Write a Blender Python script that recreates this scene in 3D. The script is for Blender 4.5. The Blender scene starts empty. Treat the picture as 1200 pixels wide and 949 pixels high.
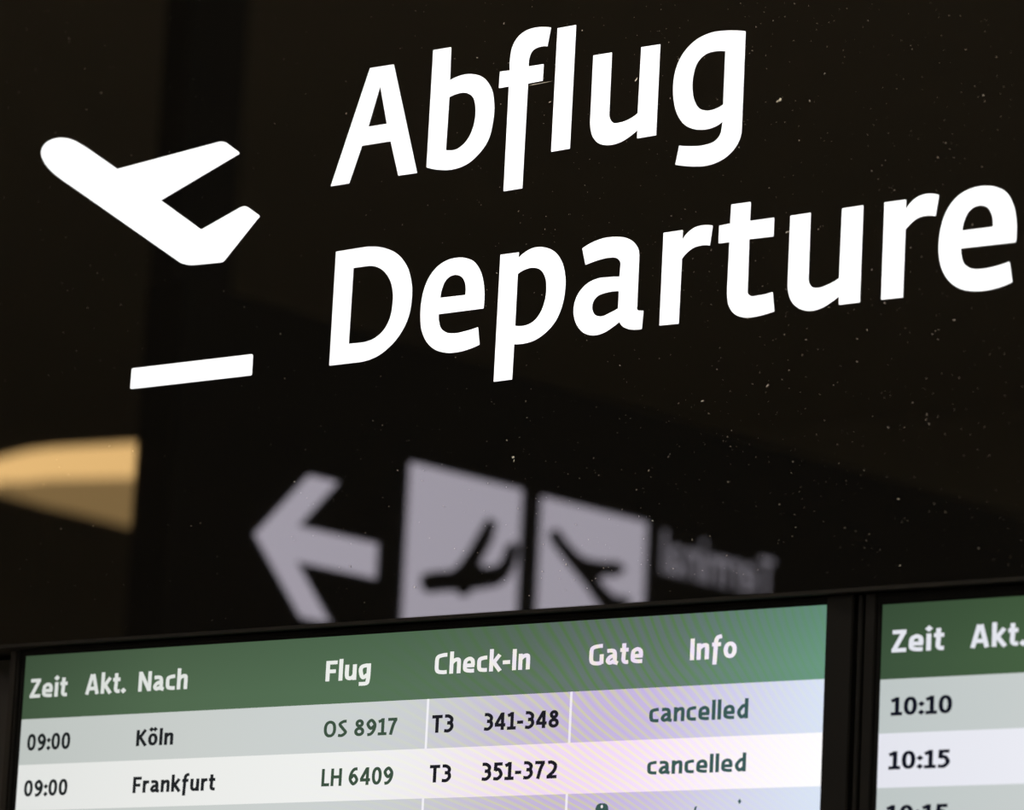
import bpy, bmesh, math, random
from mathutils import Vector, Matrix
from mathutils.geometry import tessellate_polygon
S = bpy.context.scene
C = S.collection

# ---------------------------------------------------------------- camera
cam_d = bpy.data.cameras.new('camera')
cam = bpy.data.objects.new('camera', cam_d); C.objects.link(cam); S.camera = cam
right = Vector((0.76982616, 0.63644372, 0.04803199))
up = Vector((0.08247049, -0.17381372, 0.98131922))
fwd = Vector((-0.63290308, 0.75148398, 0.18629417))
m = Matrix((right, up, -fwd)).transposed().to_4x4()
m.translation = Vector((3.0, -3.576, 1.65))
cam.matrix_world = m
cam_d.sensor_width = 36.0; cam_d.sensor_fit = 'HORIZONTAL'
cam_d.lens = 148.185
cam_d.clip_start = 0.05; cam_d.clip_end = 200
cam_d.dof.use_dof = True
cam_d.dof.focus_distance = 4.78
cam_d.dof.aperture_fstop = 4.5
cam_d.dof.aperture_blades = 9

# ---------------------------------------------------------------- world, exposure
w = bpy.data.worlds.new('world'); S.world = w; w.use_nodes = True
w.node_tree.nodes['Background'].inputs[0].default_value = (0.10, 0.085, 0.065, 1)
w.node_tree.nodes['Background'].inputs[1].default_value = 0.1
S.view_settings.view_transform = 'Standard'; S.view_settings.look = 'None'
S.view_settings.exposure = 0.0; S.view_settings.gamma = 1.0
S.view_settings.use_curve_mapping = False

# ---------------------------------------------------------------- helpers
def lin(c):
    r = []
    for v in c:
        v = v/255.0
        r.append(v/12.92 if v <= 0.04045 else ((v+0.055)/1.055)**2.4)
    return r + [1.0]
def node(nt, t, **k):
    n = nt.nodes.new(t)
    for a, b in k.items(): setattr(n, a, b)
    return n
def pbr(name, col, rough=0.5, spec=0.5, metal=0.0, noise=0.0, nscale=30, bump=0.0, ior=1.5):
    mt = bpy.data.materials.new(name); mt.use_nodes = True; nt = mt.node_tree
    b = nt.nodes['Principled BSDF']
    b.inputs['Roughness'].default_value = rough; b.inputs['Metallic'].default_value = metal
    b.inputs['IOR'].default_value = ior; b.inputs['Specular IOR Level'].default_value = spec
    tc = node(nt, 'ShaderNodeTexCoord'); nz = node(nt, 'ShaderNodeTexNoise')
    nz.inputs['Scale'].default_value = nscale; nz.inputs['Detail'].default_value = 4
    nt.links.new(tc.outputs['Object'], nz.inputs['Vector'])
    mx = node(nt, 'ShaderNodeMix', data_type='RGBA')
    mx.inputs[6].default_value = (col[0]*(1-noise), col[1]*(1-noise), col[2]*(1-noise), 1)
    mx.inputs[7].default_value = (min(1, col[0]*(1+noise)), min(1, col[1]*(1+noise)), min(1, col[2]*(1+noise)), 1)
    nt.links.new(nz.outputs['Fac'], mx.inputs[0]); nt.links.new(mx.outputs[2], b.inputs['Base Color'])
    if bump:
        bp = node(nt, 'ShaderNodeBump'); bp.inputs['Strength'].default_value = bump
        nt.links.new(nz.outputs['Fac'], bp.inputs['Height']); nt.links.new(bp.outputs[0], b.inputs['Normal'])
    return mt
def emit(name, col, strength):
    mt = bpy.data.materials.new(name); mt.use_nodes = True; nt = mt.node_tree
    nt.nodes.clear()
    e = node(nt, 'ShaderNodeEmission'); e.inputs[0].default_value = list(col[:3])+[1]; e.inputs[1].default_value = strength
    o = node(nt, 'ShaderNodeOutputMaterial'); nt.links.new(e.outputs[0], o.inputs[0])
    return mt

def screen_mat(name, stops, moire, gain=1.0, ta=(.84, .66, 1.0), tb=(.98, .92, .50)):
    """Lit LCD picture: colour varies a little across the pane (stops = [(x, sRGB)...]) plus the pixel
    grid's interference rings (moire = strength)."""
    mt = bpy.data.materials.new(name); mt.use_nodes = True; nt = mt.node_tree; nt.nodes.clear(); L = nt.links.new
    geo = node(nt, 'ShaderNodeNewGeometry'); sep = node(nt, 'ShaderNodeSeparateXYZ'); L(geo.outputs['Position'], sep.inputs[0])
    x0, x1 = stops[0][0], stops[-1][0]
    mr = node(nt, 'ShaderNodeMapRange'); mr.inputs[1].default_value = x0; mr.inputs[2].default_value = x1
    L(sep.outputs['X'], mr.inputs[0])
    cr = node(nt, 'ShaderNodeValToRGB'); L(mr.outputs[0], cr.inputs[0])
    el = cr.color_ramp.elements
    while len(el) < len(stops): el.new(0.5)
    for i, (x, c) in enumerate(stops):
        el[i].position = (x-x0)/(x1-x0)
    for i, (x, c) in enumerate(stops): el[i].color = lin(c)
    out = cr.outputs[0]
    # fine horizontal pixel-line texture
    if moire > 0:
        M = lambda op, a, b=None, c=None: _math(nt, op, a, b, c)
        nz = node(nt, 'ShaderNodeTexNoise'); nz.inputs['Scale'].default_value = 7; nz.inputs['Detail'].default_value = 1
        L(geo.outputs['Position'], nz.inputs['Vector'])
        x, z = sep.outputs['X'], sep.outputs['Z']
        dz = M('SUBTRACT', 2.36, z)
        ph = M('ADD', M('MULTIPLY', x, 300.0), M('MULTIPLY', M('MULTIPLY', x, x), 300.0))
        ph = M('SUBTRACT', ph, M('MULTIPLY', M('MULTIPLY', dz, dz), 1400.0))
        ph = M('ADD', ph, M('MULTIPLY', nz.outputs['Fac'], 9.0))
        wv = M('POWER', M('ADD', M('MULTIPLY', M('SINE', ph), 0.5), 0.5), 2.0)
        wf = M('ADD', M('MULTIPLY', M('SINE', M('MULTIPLY', ph, 2.37)), 0.5), 0.5)
        wv = M('ADD', M('MULTIPLY', wv, 0.80), M('MULTIPLY', wf, 0.20))
        # envelope along the pane
        xs = M('SUBTRACT', sep.outputs['X'], M('MULTIPLY', M('SUBTRACT', 2.15, sep.outputs['Z']), -0.4))
        g = M('DIVIDE', M('SUBTRACT', xs, 0.105), 0.19)
        env = M('EXPONENT', M('MULTIPLY', M('MULTIPLY', g, g), -0.8))
        env = M('MULTIPLY', env, moire)
        tint = node(nt, 'ShaderNodeMix', data_type='RGBA'); L(wv, tint.inputs[0])
        tint.inputs[6].default_value = (*ta, 1); tint.inputs[7].default_value = (*tb, 1)
        tm = node(nt, 'ShaderNodeMix', data_type='RGBA'); L(env, tm.inputs[0])
        tm.inputs[6].default_value = (1, 1, 1, 1); L(tint.outputs[2], tm.inputs[7])
        mu = node(nt, 'ShaderNodeMix', data_type='RGBA', blend_type='MULTIPLY'); mu.inputs[0].default_value = 1
        L(out, mu.inputs[6]); L(tm.outputs[2], mu.inputs[7]); out = mu.outputs[2]
    e = node(nt, 'ShaderNodeEmission'); e.inputs[1].default_value = gain
    if 'header_green' in name:
        fz = node(nt, 'ShaderNodeMapRange'); fz.inputs[1].default_value = 2.288; fz.inputs[2].default_value = 2.225
        fz.inputs[3].default_value = .82*gain; fz.inputs[4].default_value = gain; L(sep.outputs['Z'], fz.inputs[0]); L(fz.outputs[0], e.inputs[1])
    L(out, e.inputs[0]); o = node(nt, 'ShaderNodeOutputMaterial'); L(e.outputs[0], o.inputs[0])
    return mt
def _math(nt, op, a, b=None, c=None):
    n = nt.nodes.new('ShaderNodeMath'); n.operation = op
    for i, v in enumerate((a, b, c)):
        if v is None: continue
        if isinstance(v, (int, float)): n.inputs[i].default_value = v
        else: nt.links.new(v, n.inputs[i])
    return n.outputs[0]

def obj(name, verts, faces, mat, parent=None, smooth=False, loc=None):
    me = bpy.data.meshes.new(name); me.from_pydata([tuple(v) for v in verts], [], faces); me.update()
    if mat: me.materials.append(mat)
    if smooth:
        for p in me.polygons: p.use_smooth = True
    o = bpy.data.objects.new(name, me); C.objects.link(o)
    if parent: o.parent = parent
    if parent and loc is None:
        q = Vector((0, 0, 0)); a = parent
        while a: q += a.location; a = a.parent
        me.transform(Matrix.Translation(-q))
    return o
def empty(name, loc, label, cat, group=None):
    o = bpy.data.objects.new(name, None); C.objects.link(o); o.location = loc; o.empty_display_size = 0.1
    o['label'] = label; o['category'] = cat
    if group: o['group'] = group
    return o
def box(x0, x1, y0, y1, z0, z1, bev=0.0):
    bm = bmesh.new(); bmesh.ops.create_cube(bm, size=1)
    for v in bm.verts:
        v.co = Vector((x0 if v.co.x < 0 else x1, y0 if v.co.y < 0 else y1, z0 if v.co.z < 0 else z1))
    if bev: bmesh.ops.bevel(bm, geom=bm.edges[:], offset=bev, segments=2, affect='EDGES')
    bm.normal_update(); bm.verts.index_update()
    V = [v.co.copy() for v in bm.verts]; F = [[v.index for v in f.verts] for f in bm.faces]; bm.free()
    return V, F
def join(*parts):
    V, F = [], []
    for v, f in parts:
        n = len(V); V += list(v); F += [[i+n for i in q] for q in f]
    return V, F
def prism(loops, place, d0, d1):
    """loops: outer + holes in 2D; place(u, v, d) -> 3D; front at depth d0, back at d1"""
    pts = [p for lp in loops for p in lp]; n = len(pts)
    tris = tessellate_polygon([[Vector((p[0], p[1], 0)) for p in lp] for lp in loops])
    V = [place(p[0], p[1], d0) for p in pts] + [place(p[0], p[1], d1) for p in pts]
    F = [list(t) for t in tris] + [[i+n for i in reversed(t)] for t in tris]
    o = 0
    for lp in loops:
        k = len(lp)
        for i in range(k): a, b = o+i, o+(i+1) % k; F.append([a, b, b+n, a+n])
        o += k
    me = bpy.data.meshes.new('tmp'); me.from_pydata(V, [], F)
    bm = bmesh.new(); bm.from_mesh(me); bmesh.ops.recalc_face_normals(bm, faces=bm.faces[:]); bm.verts.index_update()
    V = [v.co.copy() for v in bm.verts]; F = [[v.index for v in f.verts] for f in bm.faces]
    bm.free(); bpy.data.meshes.remove(me)
    return V, F
def structure(o): o['kind'] = 'structure'; return o

# ---------------------------------------------------------------- stroke typeface (humanist condensed sans)
def spl(pts, n=5):
    P = [Vector((p[0], p[1])) for p in pts]; out = []
    for i in range(len(P)-1):
        a = P[i-1] if i else P[0]*2-P[1]; b, c = P[i], P[i+1]; d = P[i+2] if i+2 < len(P) else P[-1]*2-P[-2]
        for k in range(n):
            t = k/n
            out.append(0.5*((2*b)+(c-a)*t+(2*a-5*b+4*c-d)*t*t+(3*b-a-3*c+d)*t**3))
    out.append(P[-1]); return [tuple(p) for p in out]
def ring(cx, cy, rx, ry, e=2.5, n=26):
    r = []
    for i in range(n+1):
        a = 2*math.pi*i/n; c, s = math.cos(a), math.sin(a)
        r.append((cx+rx*math.copysign(abs(c)**(2/e), c), cy+ry*math.copysign(abs(s)**(2/e), s)))
    return r
def glyph(ch, w):
    h = w/2; T = 1-h; B = h; X = .76; XT = X-h
    if ch == ' ': return .22, []
    if ch == ':': return .17, [('d', .09, .12), ('d', .09, .58)]
    if ch == '.': return .18, [('d', .09, .10)]
    if ch == '-': return .34, [[(0, .40), (.34, .40)]]
    if ch in '0O':
        W = .58 if ch == '0' else .72
        return W, [ring(W/2, .5, W/2-h, .5-h, 2.3)]
    if ch == '1': return .46, [[(.27, 0), (.27, 1)], spl([(.27, .93), (.15, .85), (.02, .80)]), [(.0, B*.9), (.50, B*.9)]]
    if ch == '2': return .54, [spl([(.05, .88), (.24, T), (.54-h, .74), (.38, .42), (.06, B)]), [(.0, B), (.54, B)]]
    if ch == '3': return .53, [spl([(.03, .92), (.25, T), (.51-h, .76), (.36, .54), (.17, .53)]), spl([(.17, .54), (.38, .51), (.53-h, .28), (.27, B), (.02, .10)])]
    if ch == '4': return .60, [[(.43, 0), (.43, 1)], [(.40, 1-h*.6), (.06, .31)], [(0, .29), (.60, .29)]]
    if ch == '5': return .53, [[(.12, T), (.50, T)], [(.14, 1), (.12, .53)], spl([(.10, .57), (.30, .60), (.53-h, .33), (.27, B), (.02, .10)])]
    if ch == '6': return .58, [spl([(.50, .94), (.30, .90), (.14, .68), (h, .34), (.29, B), (.58-h, .30), (.32, .57), (.12, .42)])]
    if ch == '9': return .58, [spl([(.08, .06), (.28, .10), (.44, .32), (.58-h, .66), (.29, T), (h, .70), (.26, .43), (.46, .58)])]
    if ch == '7': return .54, [[(0, T), (.52, T)], spl([(.45, T), (.30, .55), (.17, 0)])]
    if ch == '8': return .58, [ring(.29, .755, .24-h, .245-h, 2.1), ring(.29, .275, .29-h, .275-h, 2.1)]
    if ch == 'A': return .72, [[(h*.95, 0), (.36-h*.35, 1)], [(.72-h*.95, 0), (.36+h*.35, 1)], [(.16, .29), (.56, .29)]]
    if ch == 'C': return .60, [spl([(.57, .92), (.38, T), (.13, .82), (h, .5), (.13, .17), (.38, B), (.58, .10)])]
    if ch == 'G': return .66, [spl([(.60, .92), (.38, T), (.13, .82), (h, .5), (.13, .17), (.38, B), (.66-h, .12)]), [(.66-h, .06), (.66-h, .52)]]
    if ch == 'F': return .50, [[(h, 0), (h, 1)], [(h, T), (.52, T)], [(h, .48), (.46, .48)]]
    if ch == 'H': return .66, [[(h, 0), (h, 1)], [(.66-h, 0), (.66-h, 1)], [(h, .52), (.66-h, .52)]]
    if ch == 'I': return w, [[(h, 0), (h, 1)]]
    if ch == 'K': return .60, [[(h, 0), (h, 1)], [(.18, .48), (.53, 1)], [(.20, .58), (.57, 0)]]
    if ch == 'L': return .46, [[(h, 0), (h, 1)], [(h, B), (.48, B)]]
    if ch == 'N': return .66, [[(h, 0), (h, 1)], [(.66-h, 0), (.66-h, 1)], [(h, 1-h*.3), (.66-h, h*.3)]]
    if ch == 'S': return .54, [spl([(.49, .92), (.31, T), (h+.02, .76), (.27, .52), (.54-h, .27), (.26, B), (.03, .10)])]
    if ch == 'T': return .58, [[(.29, 0), (.29, 1)], [(0, T), (.58, T)]]
    if ch == 'Z': return .54, [[(.02, T), (.54, T)], [(.46, T), (.08, B)], [(0, B), (.55, B)]]
    if ch == 'a': return .54, [spl([(.05, .66), (.24, XT), (.46-h, .62), (.50-h, .44), (.50-h, .12)]), [(.50-h, .44), (.50-h, .10), (.55, .055)], spl([(.50-h, .42), (.20, .37), (h, .20), (.19, B), (.46-h, .17)])]
    if ch == 'c': return .47, [spl([(.46, .68), (.32, XT), (.12, .60), (h, .36), (.13, .14), (.31, B), (.47, .09)])]
    if ch == 'd': return .54, [[(.54-h, 0), (.54-h, 1.06)], spl([(.50-h, .64), (.28, XT-.01), (h, .36), (.22, B), (.52-h, .22)])]
    if ch == 'e': return .56, [spl([(h, .37), (.13, .58), (.30, XT), (.53-h, .58), (.56-h, .34)]), [(h, .345), (.56-h*.2, .345)], spl([(h, .38), (.12, .16), (.32, B), (.53, .09)])]
    if ch == 'f': return .42, [spl([(.15, -.26), (.17, .30), (.19, .80), (.26, .99), (.43, 1.04)]), [(.02, XT), (.40, XT)]]
    if ch == 'g': return .54, [spl([(.54-h, XT), (.30, XT), (.12, .60), (h, .38), (.20, .10), (.52-h, .24)]), spl([(.54-h, X), (.54-h, .30), (.52-h, -.04), (.36, -.20), (.03, -.21)])]
    if ch in 'hn':
        return .53, [[(h, 0), (h, 1.06 if ch == 'h' else X)], spl([(h, .50), (.24, XT-.03), (.40, XT-.01), (.53-h, .52), (.53-h, 0)])]
    if ch == 'm':
        return .84, [[(h, 0), (h, X)], spl([(h, .50), (.22, XT-.02), (.36, XT-.02), (.45-h, .52), (.45-h, 0)]), spl([(.45-h, .50), (.60, XT-.02), (.72, XT-.02), (.84-h, .52), (.84-h, 0)])]
    if ch == 'i': return w, [[(h, 0), (h, X)], ('d', h, .98)]
    if ch == 'k': return .52, [[(h, 0), (h, 1.06)], [(.16, .36), (.47, .78)], [(.18, .46), (.51, 0)]]
    if ch == 'l': return w, [[(h, 0), (h, 1.06)]]
    if ch in 'oö':
        r = [ring(.28, X/2, .28-h, X/2-h, 2.2)]
        if ch == 'ö': r += [('d', .17, 1.0), ('d', .39, 1.0)]
        return .56, r
    if ch == 'r': return .36, [[(h, 0), (h, X)], spl([(h, .48), (.20, .64), (.38, XT)])]
    if ch == 't': return .38, [spl([(.17, .98), (.17, .50), (.16, .20), (.24, B), (.38, .09)]), [(0, XT), (.38, XT)]]
    if ch == 'u': return .53, [[(.53-h, 0), (.53-h, X)], spl([(h, X), (h, .24), (.18, B+.01), (.34, .12), (.53-h, .26)])]
    raise KeyError(ch)
def ribbon(pts, w, V2, F):
    P = [Vector(p) for p in pts]; n0 = len(V2); N = len(P)
    closed = (P[0]-P[-1]).length < 1e-6
    for i, p in enumerate(P):
        if closed and i in (0, N-1): a, b = (P[1]-P[0]).normalized(), (P[-1]-P[-2]).normalized()
        else:
            a = (P[min(i+1, N-1)]-P[i]) if i < N-1 else P[i]-P[i-1]; b = (P[i]-P[i-1]) if i else a
            a, b = a.normalized(), b.normalized()
        t = (a+b).normalized(); k = 1/max(.6, t.dot(b)); nrm = Vector((-t.y, t.x))*w/2*k
        V2.append(tuple(p-nrm)); V2.append(tuple(p+nrm))
    for i in range(N-1): q = n0+2*i; F.append([q, q+2, q+3, q+1])
def layout(text, w, gap):
    V2, F, x = [], [], 0.0
    for ch in text:
        adv, st = glyph(ch, w)
        for s in st:
            k0 = len(V2)
            if s[0] == 'd':
                r = w*.82; cx, cy = s[1], s[2]
                V2 += [(cx-r+x, cy), (cx+x, cy-r), (cx+r+x, cy), (cx+x, cy+r)]; F.append([k0, k0+1, k0+2, k0+3])
            else: ribbon([(a+x, b) for a, b in s], w, V2, F)
        x += adv+gap
    return V2, F, x-gap
def lettering(text, x0, x1, zb, cap, w, mat, place, parent, gap=.13, name='lettering'):
    V2, F, tot = layout(text, w, gap); k = (x1-x0)/tot
    return obj(name, [place(x0+u*k, zb+v*cap) for u, v in V2], F, mat, parent)

# ---------------------------------------------------------------- materials
M_glass = pbr('black_glass', (.0042, .0038, .0034), rough=.012, noise=.1, ior=1.5)
M_trim = pbr('dark_bronze_trim', (.006, .005, .004), rough=.55, spec=.2, noise=.2, nscale=60)
M_bezel = pbr('matt_black_plastic', (.0028, .0025, .0022), rough=.55, spec=.15, noise=.15, nscale=120)
M_gap = pbr('rubber_and_shade_black', (.003, .003, .003), rough=.8, spec=.1, noise=.1)  # also stands for shade on the bezel top
M_house = pbr('black_powder_coat', (.006, .006, .006), rough=.5, noise=.2, nscale=200, bump=.05)
M_letter = emit('backlit_white_letter', (1.0, .99, .985), 1.5)
M_sign = pbr('satin_black_sign', (.003, .003, .003), rough=.6, spec=.15, noise=.1)
M_picto = emit('lit_pictogram_white', (.925, .86, 1.0), 7.6)
M_sgnlet = emit('lit_sign_lettering', (.925, .86, 1.0), 4.2)
M_warm = emit('warm_lamp_diffuser', (1.0, .62, .24), 14.5)
M_warm2 = emit('lamplit_wood_glow', (1.0, .63, .25), 3.7)
M_wall = pbr('brown_plaster', (.66, .60, .49), rough=.8, noise=.1, nscale=3)
M_ceil = pbr('ceiling_paint', (.56, .50, .40), rough=.9, noise=.08, nscale=4)
M_floor = pbr('stone_floor', (.42, .38, .33), rough=.35, noise=.2, nscale=6)
M_metal = pbr('dark_steel', (.01, .01, .01), rough=.5, noise=.1)
M_added_lamp = emit('added_hall_lamp_glow', (1.0, .94, .80), 43.0)
M_dust = pbr('dust', (.75, .70, .64), rough=.9, noise=.2)

# ---------------------------------------------------------------- the hall (seen only as a reflection)
HX0, HX1, HY0, HY1, HZ = -26.0, 10.0, -24.0, 0.32, 8.0
structure(obj('floor', *box(HX0, HX1, HY0, HY1, -.1, 0), M_floor))
structure(obj('ceiling', *box(HX0, HX1, HY0, HY1, HZ, HZ+.1), M_ceil))
structure(obj('wall_back', *box(HX0, HX1, HY1, HY1+.1, 0, HZ), M_wall))
structure(obj('wall_front', *box(HX0, HX1, HY0-.1, HY0, 0, HZ), M_wall))
structure(obj('wall_left', *box(HX0-.1, HX0, HY0, HY1, 0, HZ), M_wall))
structure(obj('wall_right', *box(HX1, HX1+.1, HY0, HY1, 0, HZ), M_wall))
for i, (x, y, lab) in enumerate([(-1.0, -3.0, 'added square ceiling light nearest above the departure board'), (4.5, -4.0, 'added square ceiling light above the viewer'),
        (1.0, -9.0, 'added square ceiling light between the board and the middle of the hall'), (-4.0, -12.5, 'added square ceiling light in the middle of the hall, left of its pair'),
        (1.0, -14.0, 'added square ceiling light in the middle of the hall, right of its pair'), (-5.0, -17.5, 'added square ceiling light in the back of the hall, left of its pair'),
        (1.0, -19.5, 'added square ceiling light in the back of the hall, right of its pair'), (-20.0, -5.0, 'added square ceiling light at the far left wall')]):  # unseen lamps added to brighten the hall, kept clear of the mirrored view
    t = empty('added_ceiling_light', (x, y, HZ-.06), lab, 'ceiling light', 'square ceiling lights added to brighten the hall')
    obj('frame', *join(box(x-.65, x-.6, y-.65, y+.65, HZ-.06, HZ-.001), box(x+.6, x+.65, y-.65, y+.65, HZ-.06, HZ-.001),
                       box(x-.6, x+.6, y-.65, y-.6, HZ-.06, HZ-.001), box(x-.6, x+.6, y+.6, y+.65, HZ-.06, HZ-.001)), M_metal, t)
    obj('diffuser', *box(x-.6, x+.6, y-.6, y+.6, HZ-.05, HZ-.02), M_added_lamp, t)

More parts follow.
